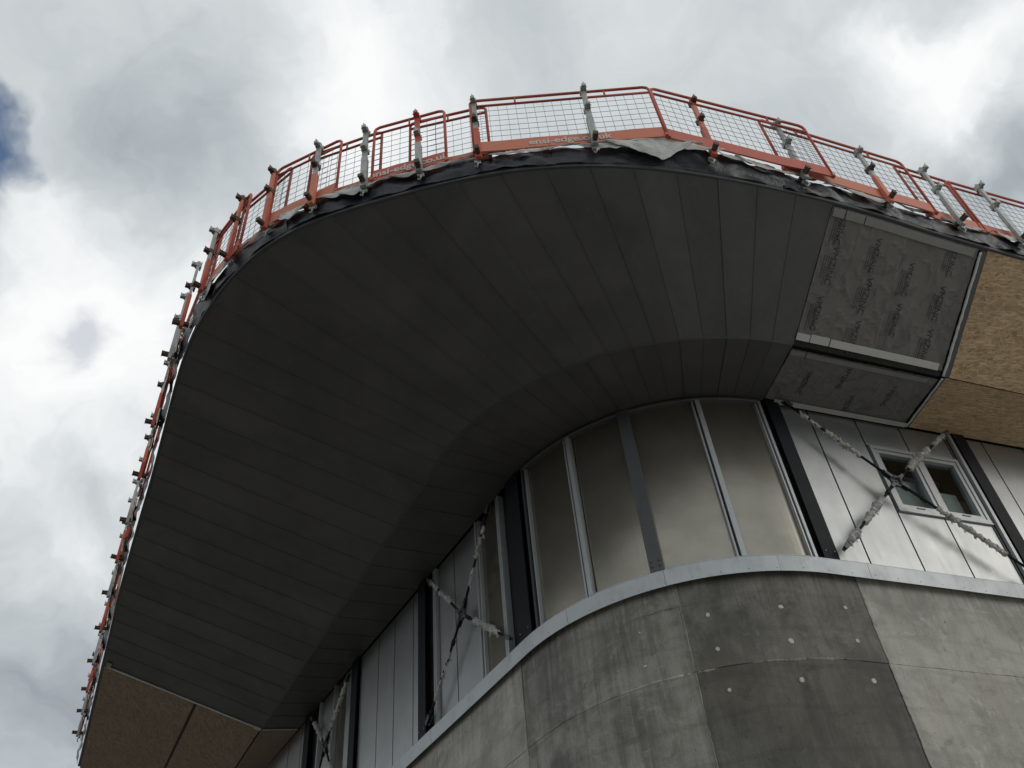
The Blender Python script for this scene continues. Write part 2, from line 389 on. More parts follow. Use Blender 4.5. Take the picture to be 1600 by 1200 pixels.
def chamf(d0, d1, h0, h1, c=.006): return [(d0, h0), (d1 - c, h0), (d1, h0 + c), (d1, h1 - c), (d1 - c, h1), (d0, h1)]
def frameT(s, h=0.0, d=0.0):
    """local frame on the wall: x towards larger s, y outward, z up"""
    p, n = wall(s, d); x = Vector((n.y, -n.x)); 
    return Matrix(((x.x, n.x, 0, p.x), (x.y, n.y, 0, p.y), (0, 0, 1, h + Z0), (0, 0, 0, 1)))

# ---------------------------------------------------------------- ground
g = MB(); g.add([(-900, -900, 0), (900, -900, 0), (900, 900, 0), (-900, 900, 0)], [(0, 1, 2, 3)])
tag(g.build('ground', 'site_ground'), kind='structure')
# unseen pale ground, added to bounce light up to the right-hand boards
g = MB(); g.add([(3.0, -16, .004), (60, -16, .004), (60, 26, .004), (9.5, 9.5, .004), (3.4, 7.0, .004)], [(0, 1, 2, 3, 4)], [(3, -16), (60, -16), (60, 26), (9.5, 9.5), (3.4, 7)])
tag(g.build('bounce_ground', 'bounce_concrete'), kind='structure')

# ---------------------------------------------------------------- the building
B = empty('curved_building', (WC[0], WC[1], 0))
tag(B, 'round-cornered concrete building with grey metal upper storey and wide dark overhanging roof', 'building')
class _P: pass
def part(mb, name, m, parent=None):
    o = mb.build(name, m, parent or B)
    # the meshes are written in world coordinates
    if parent is None or parent is B: o.matrix_parent_inverse = Matrix.Translation(B.location).inverted()
    return o
def subpart(mb, name, m, parent): return mb.build(name, m, parent)

SL, SR = 15.5, -11.0
core = MB(); sweep(core, rectp(-.42, -.16, -1.6, 8.0), wsteps(SR, SL)); wallcore = part(core, 'wall_core', 'deck_black')
wallcore['label'] = 'dark sheathing behind the cladding'
# the window opening is cut out of the core below; concrete pours
rows = [(-1.6, 1.60), (1.603, 2.797), (2.80, 3.948), (3.951, 4.90)]
secs = [(SR, -.313, 'concrete_pale'), (-.310, 1.499, 'concrete_dark'), (1.501, 3.487, 'concrete_grey'), (3.490, SL, 'concrete_pale')]
for (a, b, m) in secs:
    for (h0, h1) in rows:
        mm = m
        if m == 'concrete_dark' and h1 < 4: mm = 'concrete_wet'
        if m == 'concrete_grey' and h1 < 4: mm = 'concrete_grey'
        q = MB(); dd = random.uniform(-.004, .004); 
        ss = [a + (b - a) * i / 40 for i in range(41)] if (a > -5 and b < 5) else wsteps(a, b)
        sweep(q, chamf(-.16, dd, h0, h1, .003), ss, smooth=False)
        part(q, 'concrete_pour', mm)
# lumps of cement that bled out of the pour joint
def ridge(s0, s1, h, amp, thick, seed):
    mb = MB(); ss = srange(s0, s1, .02); vs = []; uv = []
    for i, s in enumerate(ss):
        e = min(1, min(s - s0, s1 - s) / .15 + .02)
        a = (noise.noise(Vector((s * 9, seed, 0))) * .6 + noise.noise(Vector((s * 31, seed, 3))) * .6 + .25) * e
        a = max(0.0, a); hh = h + noise.noise(Vector((s * 4, seed, 8))) * .012
        for (d, dh) in ((-.01, -.004 - a * amp * 1.2), (thick * min(1, a * 2) , -a * amp * .5), (thick * .8 * min(1, a * 2), a * amp * .3), (-.01, .004 + a * amp * .55)):
            vs.append(w3(s, hh + dh, d)); uv.append((s, hh + dh))
    fs = []
    for i in range(len(ss) - 1):
        for k in range(3): fs.append((i * 4 + k, i * 4 + k + 1, (i + 1) * 4 + k + 1, (i + 1) * 4 + k))
    mb.add(vs, fs, uv, True); return mb
for (a, b, h, amp, th, m) in ((.0, 1.05, 3.95, .035, .012, 'concrete_grey'), (1.30, 2.25, 3.95, .035, .014, 'concrete_pale'), (2.3, 3.45, 3.95, .022, .008, 'concrete_grey'), (-3, -.4, 3.95, .016, .006, 'concrete_grey'), (1.35, 2.0, 4.62, .02, .008, 'concrete_grey')):
    part(ridge(a, b, h, amp, th, a * 3 + h), 'cement_ridge', m)
def lip(sj, h0, h1, m, seed):
    mb = MB(); vs = []; uv = []; hs = srange(h0, h1, .02)
    for h in hs:
        a = .007 + .008 * noise.noise(Vector((h * 6, seed, 0))) + .006 * noise.noise(Vector((h * 23, seed, 2))); b = .007 + .008 * noise.noise(Vector((h * 5, seed, 7))) + .006 * noise.noise(Vector((h * 21, seed, 9)))
        a = max(.002, a); b = max(.002, b); o_ = .004 * noise.noise(Vector((h * 1.7, seed, 4)))
        for x, d in ((-a, .0), (0, .0075), (b, .0)): vs.append(w3(sj + x + o_, h, d + .0052)); uv.append((sj + x, h))
    mb.add(vs, [(3 * i + k, 3 * i + k + 1, 3 * i + 4 + k, 3 * i + 3 + k) for i in range(len(hs) - 1) for k in range(2)], uv, True); return part(mb, 'cement_ridge', m)
for sj, m in ((-.3115, 'concrete_pale'), (3.4885, 'concrete_pale'), (1.5, 'concrete_grey')):
    for (h0, h1) in ((2.0, 3.94), (3.955, 4.89)): lip(sj, h0, h1, m, sj + h0)
# plugged tie holes
pm = MB(); n = 12
ring = [(math.cos(2 * math.pi * k / n) * .027 * random.uniform(.8, 1.15), math.sin(2 * math.pi * k / n) * .027 * random.uniform(.85, 1.12)) for k in range(n)]
pm.add([Vector((x, -.01, z)) for x, z in ring] + [Vector((x * .8, .004, z * .8)) for x, z in ring], [tuple(range(n, 2 * n))] + [(k, (k + 1) % n, n + (k + 1) % n, n + k) for k in range(n)])
plug_me = pm.mesh('plug')
for s in (-.055, .61, 1.264, 1.93):
    for h in (4.47, 4.12, 3.74):
        if s > 1.5 and h != 4.47 and random.random() < .4: continue
        o = link('tie_hole_plug', plug_me, 'grout', B)
        o.matrix_parent_inverse = Matrix.Translation(B.location).inverted()
        k = random.uniform(.75, 1.15) if s < 1.5 else .55
        o.matrix_basis = frameT(s + random.uniform(-.015, .015), h + (.02 if s < 0 else 0) + random.uniform(-.012, .012), .002) @ Matrix.Rotation(random.uniform(0, 6), 4, 'Y') @ Matrix.Diagonal((k, 1, k * random.uniform(.8, 1.55), 1))

# ledge flashing: lengths of folded sheet with lapped joints
led = MB(); sweep(led, rectp(-.16, .035, 4.905, 5.0), wsteps(SR, SL)); ledge = part(led, 'ledge', 'gasket')
cuts = [SR, -8.8, -7.0, -5.2, -3.4, -1.62, -.45, .51, 1.57, 2.62, 3.55, 5.4, 7.3, 9.2, 11.1, 13, SL]
for i in range(len(cuts) - 1):
    q = MB(); a, b = cuts[i] + .0015, cuts[i + 1] - .0015; e = .0018 * (i % 2)
    prof = [(.060 + e, H_BAND + .002), (.066 + e, H_BAND - .002), (.078 + e, 4.99), (.068 + e, 5.004), (-.05, 5.018), (-.05, 5.012), (.06 + e, 4.997)]
    sweep(q, prof, wsteps(a, b)); o = subpart(q, 'flashing_strip', 'flashing', ledge)
rv = MB(); rv.tube([(0, -.002, 0), (0, .002, 0)], .0035, 6); rvme = rv.mesh('rivet')
for k in range(26):
    s = 3.4 - k * .26
    o = link('rivet', rvme, 'gasket', ledge); o.matrix_basis = frameT(s, 4.86 + random.uniform(-.006, .006), .072)

# --- upper wall
def upright(mb, s, x0, x1, y0, y1, h0, h1): mb.box(x0, x1, y0, y1, h0, h1, frameT(s))
def panel(s0, s1, h0=5.02, h1=7.19, m='white_cladding', name='wall_panel', d=0.0, gap=.010):
    q = MB(); lo, hi = min(s0, s1) + gap, max(s0, s1) - gap
    sweep(q, chamf(-.03, d, h0, h1, .004), [lo + (hi - lo) * i / 3 for i in range(4)] if (hi < 0 or lo > ARC) else srange(lo, hi, .06))
    return part(q, name, m)
def backing(s0, s1):
    q = MB(); sweep(q, rectp(-.16, -.034, 5.012, 7.195), wsteps(min(s0, s1), max(s0, s1))); return part(q, 'wall_backing', 'gasket')
WIN = (-2.462, -1.243, 5.835, 6.775)
backing(ARC + .3, SL); backing(-.02, ARC + .3)
for a, b, h0, h1 in ((SR, WIN[0] - .0, 5.012, 7.195), (WIN[1], -.02, 5.012, 7.195), (WIN[0], WIN[1], 5.012, WIN[2]), (WIN[0], WIN[1], WIN[3], 7.195)):
    q = MB(); sweep(q, rectp(-.16, -.034, h0, h1), [a, b]); part(q, 'wall_backing', 'gasket')
# right-hand wall
panel(-.165, -.577); panel(-.577, -1.217)
panel(-1.217, -1.823, 5.02, 5.815); panel(-1.823, -2.45, 5.02, 5.815)
panel(-1.217, -1.823, 6.79, 7.19); panel(-1.823, -2.45, 6.79, 7.19)
panel(-2.45, -2.56)
for a, b in ((-2.72, -3.03), (-3.03, -3.65), (-3.65, -3.82), (-3.82, -4.44), (-4.44, -5.10), (-5.25, -5.8), (-5.8, -6.42), (-6.42, -7.04), (-7.04, -7.66), (-7.8, -8.4), (-8.4, -9), (-9, -9.6), (-9.6, -10.2)): panel(a, b)
# left-hand wall
for a, b in ((4.22, 4.836), (4.836, 5.26), (5.75, 6.02), (6.02, 6.60), (6.60, 7.13), (7.13, 7.77), (7.95, 8.28), (8.66, 9.2), (9.82, 10.1), (10.1, 10.7), (10.7, 11.3), (11.3, 11.9), (12.1, 12.7), (12.7, 13.3), (13.3, 13.9), (13.9, 14.5)): panel(a, b)
# film-covered panes
for a, b in ((.125, .785), (.862, 1.60), (1.66, 2.285), (2.415, 3.01)): panel(a, b, 5.03, 7.15, 'brown_film', 'glazing_panel', -.012, .002)
panel(3.71, 4.14, 5.03, 7.18, 'brown_film', 'glazing_panel', -.012, .002); panel(8.30, 8.64, 5.03, 7.18, 'brown_film', 'glazing_panel', -.012, .002)
# glazing bars: a broad face, a dark groove and a thin lip
def bar(s, side=1, wide=.05):
    q = MB(); upright(q, s, -wide, 0, -.03, .05, 5.02, 7.16); 
    o = part(q, 'glazing_bar', 'aluminium')
    q = MB(); upright(q, s, 0.0005, .022, -.03, .012, 5.02, 7.16); subpart(q, 'gasket', 'gasket', o).matrix_parent_inverse = Matrix()
    q = MB(); upright(q, s, .0225, .040, -.03, .034, 5.02, 7.16); subpart(q, 'lip', 'aluminium', o)
    return o
for s in (.822, 2.352): bar(s)
def frame_bars(s, xs, m='aluminium'):
    for (x0, x1, y1, mm) in xs:
        q = MB(); upright(q, s, x0, x1, -.03, y1, 5.02, 7.165); part(q, 'frame_bar', mm)
frame_bars(.09, [(-.028, .002, .045, 'aluminium'), (.0025, .018, .015, 'gasket'), (.0185, .034, .03, 'aluminium')])
frame_bars(3.03, [(-.02, .0, .03, 'aluminium'), (.0005, .015, .012, 'gasket'), (.0155, .045, .05, 'trim_dark')])
frame_bars(3.655, [(-.05, -.02, .05, 'aluminium'), (-.0195, .0, .015, 'gasket'), (.0005, .035, .04, 'aluminium')])
frame_bars(4.165, [(-.025, .0, .03, 'aluminium'), (.0005, .016, .012, 'gasket'), (.0165, .048, .045, 'aluminium')])
frame_bars(5.29, [(-.02, .015, .05, 'aluminium'), (.0155, .03, .012, 'gasket'), (.0305, .055, .05, 'aluminium')])
frame_bars(7.92, [(-.03, .02, .05, 'aluminium')]); frame_bars(8.66, [(-.03, .0, .05, 'aluminium'), (.02, .035, .03, 'gasket')]); frame_bars(9.23, [(-.03, .02, .05, 'aluminium')])
frame_bars(-2.50, [(-.03, .012, .05, 'aluminium'), (.0125, .02, .01, 'gasket')])
# curved head and sill trim over the round corner
q = MB(); sweep(q, chamf(-.02, .055, 7.135, 7.175, .008), srange(.06, 3.05, .06)); part(q, 'head_trim', 'grey_steel')
q = MB(); sweep(q, chamf(-.02, .02, 5.02, 5.05, .004), srange(.1, 1.55, .06)); part(q, 'sill_trim', 'aluminium')
q = MB(); sweep(q, chamf(-.02, .02, 5.02, 5.05, .004), srange(1.72, 3.02, .06)); part(q, 'sill_trim', 'aluminium')
# steel columns: rolled sections with two flanges and a web
def column(s, w=.18, dep=.11, y0=-.05, m='dark_steel'):
    q = MB(); h0, h1 = 5.016, 7.185; t = .014
    upright(q, s, -w / 2, w / 2, y0 + dep - t, y0 + dep, h0, h1); upright(q, s, -w / 2, w / 2, y0, y0 + t, h0, h1)
    upright(q, s, -.005, .005, y0 + t, y0 + dep - t, h0, h1)
    c = part(q, 'column', m)
    for x in (-w * .3, w * .3):
        q = MB(); T = frameT(s, 5.10, y0 + dep)
        q.tube([T @ Vector((x, 0, 0)), T @ Vector((x, .008, 0))], .008, 6); subpart(q, 'bolt', 'galvanised', c)
    return c
for s, w in ((-.085, .17), (3.27, .26), (5.66, .2), (7.86, .2), (9.72, .22), (12.0, .2), (-2.64, .17), (-5.17, .17), (-7.73, .17)): column(s, w)
q = MB(); upright(q, 1.628, -.068, .068, -.02, .055, 5.016, 7.18); midc = part(q, 'column', 'grey_steel'); midc['label'] = 'flat grey steel post with bolts at its foot'
for x in (-.04, .04):
    for z in (5.07, 5.13):
        q = MB(); T = frameT(1.628, z, .055); q.tube([T @ Vector((x, -.002, 0)), T @ Vector((x, .009, 0))], .009, 6); subpart(q, 'bolt', 'rusty_steel', midc)

# --- windows in the right-hand wall (two casements in one frame)
def wbox(mb, s0, s1, h0, h1, d0, d1): sweep(mb, rectp(d0, d1, h0, h1), [min(s0, s1), max(s0, s1)])
w0, w1, wh0, wh1 = WIN[0], WIN[1], WIN[2], WIN[3]
q = MB(); f = .045
wbox(q, w0, w1, wh0, wh0 + f, -.10, .022); wbox(q, w0, w1, wh1 - f, wh1, -.10, .022)
for a, b in ((w0, w0 + f), ((w0 + w1) / 2 - .03, (w0 + w1) / 2 + .03), (w1 - f, w1)): wbox(q, a, b, wh0 + f, wh1 - f, -.10, .020)
win = part(q, 'window', 'aluminium')
mid = (w0 + w1) / 2
for a, b in ((w0 + f + .006, mid - .036), (mid + .036, w1 - f - .006)):
    q = MB(); z0, z1 = wh0 + f + .006, wh1 - f - .006; e = .045
    wbox(q, a, b, z0, z0 + e, -.08, .010); wbox(q, a, b, z1 - e, z1, -.08, .010); wbox(q, a, a + e, z0 + e, z1 - e, -.08, .008); wbox(q, b - e, b, z0 + e, z1 - e, -.08, .008)
    subpart(q, 'sash', 'aluminium', win)
    q = MB(); wbox(q, a + e - .004, b - e + .004, z0 + e - .004, z1 - e + .004, -.045, -.037); subpart(q, 'pane', 'window_glass', win)
    q = MB(); wbox(q, (a + b) / 2 - .05, (a + b) / 2 + .05, z0 + .012, z0 + .026, .010, .022); subpart(q, 'stay', 'galvanised', win)
q = MB(); wbox(q, w0, w1, wh0 - .016, wh0 - .004, -.02, .028); subpart(q, 'sill', 'aluminium', win)
# cut the opening through the core and give it a room behind
bm = bmesh.new(); bm.from_mesh(wallcore.data); bm.free()
wallcore.data.clear_geometry()
core = MB()
for a, b, h0, h1 in ((WIN[1] + .0, SL, -1.6, 8.0), (SR, WIN[0], -1.6, 8.0), (WIN[0], WIN[1], -1.6, WIN[2]), (WIN[0], WIN[1], WIN[3], 8.0)):
    sweep(core, rectp(-.42, -.165, h0, h1), wsteps(a, b))
wallcore.data = core.mesh('wall_core'); wallcore.data.materials.append(MATS['deck_black'])
room = MB(); 
for (a, b, h0, h1, d0, d1) in ((w0 - .8, w1 + .8, 5.0, 7.3, -3.0, -2.9), (w0 - .9, w0 - .8, 5.0, 7.3, -3.0, -.43), (w1 + .8, w1 + .9, 5.0, 7.3, -3.0, -.43), (w0 - .9, w1 + .9, 4.9, 5.0, -3.0, -.43), (w0 - .9, w1 + .9, 7.3, 7.4, -3.0, -.43)):
    wbox(room, a, b, h0, h1, d0, d1)
part(room, 'room_lining', 'room')
q = MB(); wbox(q, -2.02, -1.42, wh0 - .05, 6.43, -.150, -.135); part(q, 'insulation_board', 'board_white')
q = MB(); wbox(q, -2.33, -2.06, wh0 - .05, 6.34, -.152, -.137); part(q, 'insulation_board', 'board_white')
q = MB(); q.tube([w3(w0 + .1, 6.64, -.30), w3(w1 + .2, 6.62, -.30)], .03, 12); part(q, 'duct_pipe', 'pipe_grey')

# --- cross braces
def brace(hub, ends, seed):
    """hub=(s,h,d); ends=list of (s,h,d, wrapped stretches)"""
    rs = random.Random(seed); H = w3(*hub)
    q = MB(); T = frameT(hub[0], hub[1], hub[2])
    # ring plate with a bolt through it
    n = 20; r0, r1 = .036, .075
    vs = []; 
    for y in (-.014, .014):
        for r in (r0, r1):
            for k in range(n): vs.append(T @ Vector((r * math.cos(2 * math.pi * k / n), y, r * math.sin(2 * math.pi * k / n))))
    fs = []
    for k in range(n):
        j = (k + 1) % n
        fs += [(k, j, n + j, n + k), (2 * n + k, 3 * n + k, 3 * n + j, 2 * n + j), (n + k, n + j, 3 * n + j, 3 * n + k), (k, 2 * n + k, 2 * n + j, j)]
    q.add(vs, fs); hubo = part(q, 'cross_brace', 'grey_steel'); hubo['label'] = 'steel ring of the cross brace'
    for (es, eh, ed, wraps, knots) in ends:
        E = w3(es, eh, ed); v = (E - H); L = v.length; u = v.normalized()
        q = MB(); q.tube([H + u * .05, E], .015, 8)
        rod = part(q, 'brace_rod', 'dark_steel')
        # fork at the hub and at the end, turnbuckle
        sd_ = u.cross(T.to_3x3() @ Vector((0, 1, 0))).normalized(); yv = (T.to_3x3() @ Vector((0, 1, 0))).normalized()
        for (p0, p1, w_) in ((H + u * .035, H + u * .15, .026), (E - u * .10, E + u * .02, .028)):
            q = MB()
            for sg in (-1, 1):
                o_ = yv * (.022 * sg)
                vs = [p + sd_ * (w_ * k) + o_ + yv * e for p, ww in ((p0, 1), (p1, .6)) for k in (-ww, ww) for e in (-.006, .006)]
                q.add(vs, [(0, 1, 3, 2), (4, 6, 7, 5), (0, 2, 6, 4), (1, 5, 7, 3), (0, 4, 5, 1), (2, 3, 7, 6)])
            q.tube([p0 + u * .01 - yv * .04, p0 + u * .01 + yv * .04], .014, 8)
            subpart(q, 'fork_end', 'grey_steel', rod)
        for t in knots:
            q = MB(); q.tube([H + v * t - u * .035, H + v * t - u * .03, H + v * t + u * .03, H + v * t + u * .035], .02, 6, [.018, .026, .026, .018]); subpart(q, 'turnbuckle', 'dark_steel', rod)
        for (t0, t1, rr) in wraps:
            q = MB(); m = max(5, int((t1 - t0) * L / .013)); ph = rs.uniform(0, 9); nn = 8
            yv0 = u.orthogonal().normalized(); zv0 = u.cross(yv0); vs = []; fs = []; rr *= 1.08; cen = []
            for i in range(m + 1):
                t = t0 + (t1 - t0) * i / m; env = .75 + .35 * noise.noise(Vector((i * .16, seed, t0 * 9)))
                if i in (0, m): env *= .62
                c0 = H + v * t + (yv0 * noise.noise(Vector((i * .3, 1, seed))) + zv0 * noise.noise(Vector((i * .3, 7, seed)))) * rr * .45; cen.append(c0)
                for k in range(nn):
                    a = 2 * math.pi * k / nn + i * .22
                    r_ = max(.0165, rr * env * (1 + .42 * noise.noise(Vector((i * .75, k * 1.7, seed + t0 * 5))) + rs.uniform(-.16, .2)))
                    vs.append(c0 + (yv0 * math.cos(a) + zv0 * math.sin(a)) * r_ + u * rs.uniform(-.006, .006) * (1 + 2 * (i in (0, m))))
            for i in range(m):
                for k in range(nn): 
                    a, b_, c0, d0 = i * nn + k, i * nn + (k + 1) % nn, (i + 1) * nn + (k + 1) % nn, (i + 1) * nn + k
                    fs += [(a, b_, c0), (a, c0, d0)] if (i + k) % 2 else [(a, b_, d0), (b_, c0, d0)]
            q.add(vs, fs)
            # loose tails and torn edges of the wrap
            for _ in range(3 + m // 7):
                a = cen[rs.randrange(0, m + 1)]; w_ = rs.uniform(.008, .02); dn = Vector((rs.uniform(-.03, .03), rs.uniform(-.03, .03), rs.uniform(-.075, .01))); o_ = dn.normalized() * rr * .6
                mid_ = a + o_ + dn * .55 + Vector((rs.uniform(-.012, .012), rs.uniform(-.012, .012), 0))
                q.add([a + o_ + u * w_, a + o_ - u * w_, mid_ - u * w_ * .8, mid_ + u * w_, a + o_ + dn + u * w_ * rs.uniform(-.5, .8)], [(0, 1, 2, 3), (3, 2, 4)])
            subpart(q, 'plastic_wrapping', 'plastic_wrap', rod)
brace((-1.205, 6.09, .18), [(-.17, 7.10, .15, [(.30, .62, .032), (.66, .86, .024)], [.1]), (-.20, 5.09, .15, [(.28, .66, .040), (.74, .96, .042)], [.18]),
      (-2.36, 7.08, .15, [(.22, .62, .045), (.7, .98, .03)], []), (-2.50, 5.09, .15, [(.30, .80, .034)], [.2])], 1)
brace((4.43, 5.95, .14), [(5.36, 7.02, .10, [(.30, .62, .034), (.70, .95, .026)], []), (3.70, 7.05, .12, [(.26, .42, .022), (.50, .80, .03)], [.12]),
      (3.46, 5.10, .12, [(.26, .80, .042)], [.15]), (5.42, 5.07, .10, [(.34, .80, .020)], [.26, .9])], 2)
brace((8.70, 6.22, .12), [(7.98, 7.0, .10, [(.2, .9, .034)], []), (9.42, 7.0, .10, [(.2, .8, .034)], []), (7.98, 5.1, .10, [(.3, .8, .03)], []), (9.42, 5.1, .10, [(.3, .8, .03)], [])], 3)

# ---------------------------------------------------------------- soffit
OR_, OL_ = 24.57, 16.72          # edge positions opposite the two ends of the curve
NARC = 18; PW = .44
def O_at(q):
    s = OR_ - q if q < 0 else (OR_ - (OR_ - OL_) * q / (NARC * PW) if q < NARC * PW else OL_ - (q - NARC * PW))
    return outer(s)[0], s
def K_at(q):
    L = (KT2 - KT1) * KR; A = NARC * PW
    return fold(q if q < 0 else (q / A * L if q < A else L + q - A))[0]
def W_at(q):
    A = NARC * PW
    return wall(q if q < 0 else (q / A * ARC if q < A else ARC + q - A), .015)[0]
def so(q, v, lift=0.0):
    a = O_at(q)[0]; b = K_at(q); p = a.lerp(b, v); return Vector((p.x, p.y, H_EDGE + (H_FOLD - H_EDGE) * v + lift + Z0))
def si(q, v, lift=0.0):
    a = K_at(q); b = W_at(q); p = a.lerp(b, v); return Vector((p.x, p.y, H_FOLD + (H_TOP - H_FOLD) * v + lift + Z0))
def slab(fn, q0, q1, v0, v1, z0, z1, nq=3, nv=4, uvs=1.0, edge=None):
    """thin sheet between two lifts, lower face first; slightly skewed edges if edge given"""
    mb = MB(); vs = []; uv = []
    for z in (z0, z1):
        for i in range(nq + 1):
            for j in range(nv + 1):
                q = q0 + (q1 - q0) * i / nq; v = v0 + (v1 - v0) * j / nv
                if edge: q, v = edge(q, v)
                vs.append(fn(q, v, z)); uv.append((q, v * 2.6))
    N = (nq + 1) * (nv + 1); fs = []
    ix = lambda i, j, k: k * N + i * (nv + 1) + j
    for i in range(nq):
        for j in range(nv):
            fs.append((ix(i, j, 0), ix(i, j + 1, 0), ix(i + 1, j + 1, 0), ix(i + 1, j, 0))); fs.append((ix(i, j, 1), ix(i + 1, j, 1), ix(i + 1, j + 1, 1), ix(i, j + 1, 1)))
    for i in range(nq):
        for j in (0, nv): fs.append((ix(i, j, 0), ix(i + 1, j, 0), ix(i + 1, j, 1), ix(i, j, 1)))
    for j in range(nv):
        for i in (0, nq): fs.append((ix(i, j, 0), ix(i, j + 1, 0), ix(i, j + 1, 1), ix(i, j, 1)))
    mb.add(vs, fs, uv); return mb
QL = NARC * PW + 16 * PW - .11      # cladding stops here on the left
QEND = 18.4; QR = -9.5
QM = -1.92                           # membrane stops here on the right
# structural deck behind the panels, and the roof above
deck = MB()
qs = srange(QR, QEND, .22)
for fn in (so, si):
    vs = []; 
    for q in qs:
        for v in (0, 1): vs.append(fn(q, v, .05))
    deck.add(vs, [(2 * i, 2 * i + 1, 2 * i + 3, 2 * i + 2) for i in range(len(qs) - 1)])
soffit = part(deck, 'soffit', 'deck_black'); soffit['label'] = 'dark deck behind the soffit panels'
roof = MB(); vs = []
for q in qs:
    p, s = O_at(q); w_ = wall(0)[0]; a = so(q, 0, .0); a.z = Z0 + 8.12; b = si(q, 1, 0); b.z = Z0 + 8.45
    vs += [a, b, Vector((WC[0] + 3, WC[1] + 9, Z0 + 8.7))]
fs = []
for i in range(len(qs) - 1):
    fs += [(3 * i, 3 * i + 1, 3 * i + 4, 3 * i + 3), (3 * i + 1, 3 * i + 2, 3 * i + 5, 3 * i + 4)]
roof.add(vs, fs); part(roof, 'roof', 'deck_black')
# panels
nL = 16
bounds = [k * PW for k in range(NARC + 1)] + [NARC * PW + (k + 1) * (QL - NARC * PW) / nL for k in range(nL)]
def zpanel(fn, a, b, v0, v1, parent):
    g_ = .0011; lift = random.uniform(-.0025, .0025)
    sk = random.uniform(-.004, .004)
    mb = slab(lambda q, v, z: fn(q, v, z + lift), a + g_, b - g_, v0, v1, 0.0, .012, 3, 6)
    # upturned seam along one side
    vs = []; e0, e1 = b - .016, b - g_ - .0005
    m = 8
    for j in range(m + 1):
        v = v0 + (v1 - v0) * j / m; w = noise.noise(Vector((b * 7, v * 3, 1))) * .002
        for (q, z) in ((e0, .001), (e0, -.0055 + w), (e1, -.0055 + w), (e1, .001)): vs.append(fn(q, v, z + lift))
    mb.add(vs, [(4 * j + k, 4 * j + k + 1, 4 * j + 5 + k, 4 * j + 4 + k) for j in range(m) for k in range(3)] + [(0, 1, 2, 3), (4 * m, 4 * m + 1, 4 * m + 2, 4 * m + 3)])
    return subpart(mb, 'soffit_panel', 'zinc', parent)
for i in range(len(bounds) - 1):
    zpanel(so, bounds[i], bounds[i + 1], .004, .993, soffit)
    zpanel(si, bounds[i], bounds[i + 1], .012, .99, soffit)
# fold trim
def along(fn, v, qs, prof):
    mb = MB(); n = len(prof); vs = []
    for q in qs:
        for dv, dz in prof: vs.append(fn(q, v + dv, dz))
    fs = [(i * n + k, i * n + (k + 1) % n, (i + 1) * n + (k + 1) % n, (i + 1) * n + k) for i in range(len(qs) - 1) for k in range(n)] + [tuple(range(n)), tuple((len(qs) - 1) * n + k for k in range(n))]
    mb.add(vs, fs); return mb
part(along(so, 1.0, srange(.02, QL - .02, .15), [(-.012, -.003), (.002, -.006), (.002, .004), (-.012, .004)]), 'fold_trim', 'trim_dark')
# edge trim: folded drip strip round the edge of the soffit
mb = MB(); ss = srange(6.0, 31.5, .12); vs = []
prof = [(-.05, -.004), (.012, -.006), (.018, .0), (.018, .075), (.008, .075), (.006, .008), (-.05, .008)]
for s in ss:
    for d, z in prof:
        p = outer(s, d)[0]; vs.append((p.x, p.y, H_EDGE + z + Z0))
n = len(prof); mb.add(vs, [(i * n + k, i * n + (k + 1) % n, (i + 1) * n + (k + 1) % n, (i + 1) * n + k) for i in range(len(ss) - 1) for k in range(n)])
part(mb, 'edge_trim', 'trim_dark')
mb = MB(); vs = []
for s in ss:
    for z in (.07, .30): p = outer(s, -.004)[0]; vs.append((p.x, p.y, H_EDGE + z + Z0))
mb.add(vs, [(2 * i, 2 * i + 1, 2 * i + 3, 2 * i + 2) for i in range(len(ss) - 1)]); part(mb, 'fascia', 'deck_black')

# unfinished stretch on the right: printed membrane, tape, bead of sealant, boards
def crk(q, v):
    a = noise.noise(Vector((q * 2.6, v * 2.2, 3))); b_ = noise.noise(Vector((q * 6 + v * 5, v * 4 - q * 3, 8)))
    return .010 * a - .009 * max(0, 1 - abs(b_) * 7)
def som(q, v, z): return so(q, v, z + crk(q, v))
def sim(q, v, z): return si(q, v, z + crk(q, v + 5))
ms = []
for (a, b, z) in ((-.985, -.006, -.006), (QM + .03, -.96, .001)):
    o = part(slab(som, a, b, .015, .95, z, z + .006, 30, 44), 'breather_membrane', 'breather_membrane'); ms.append(o)
    ms.append(part(slab(sim, a, b, .05, .93, z, z + .006, 30, 24), 'breather_membrane', 'breather_membrane'))
def strip(fn, a, b, v0, v1, z, m, name='tape_strip', nq=4):
    return part(slab(fn, a, b, v0, v1, z, z + .004, nq, 1), name, m)
for (a, b) in ((-.16, -.02), (-.40, -.175), (QM + .08, -.415)): strip(so, a, b, .02, .075, -.022, 'tape_grey')
for (a, b) in ((-.16, .0), (-.40, -.17), (QM + .10, -.415)): strip(so, a, b, .895 + random.uniform(-.006, .006), .948, -.024, 'tape_white')
for (a, b) in ((-.18, .0), (QM + .16, -.195)): strip(si, a, b, .06, .13, -.023, 'tape_grey')
strip(si, QM + .02, -.12, .90, .985, -.026, 'tape_white')
strip(so, QM + .04, .0, .955, .998, -.001, 'deck_black', 'fold_gap'); 
def bead(fn, q, v0, v1, m=40, r=.011, parent=None, z=-.012):
    mb = MB(); pts = [fn(q + noise.noise(Vector((v0 + (v1 - v0) * i / m * 9, q, 2))) * .008, v0 + (v1 - v0) * i / m, z) for i in range(m + 1)]
    rads = [r * (1 + .45 * noise.noise(Vector((i * .6, q, 5)))) for i in range(m + 1)]
    mb.tube(pts, r, 7, rads); return part(mb, 'sealant_bead', 'sealant')
bead(so, QM + .0, .03, .985, r=.015, z=-.02); bead(si, QM - .0, .01, .97, r=.012, z=-.018)
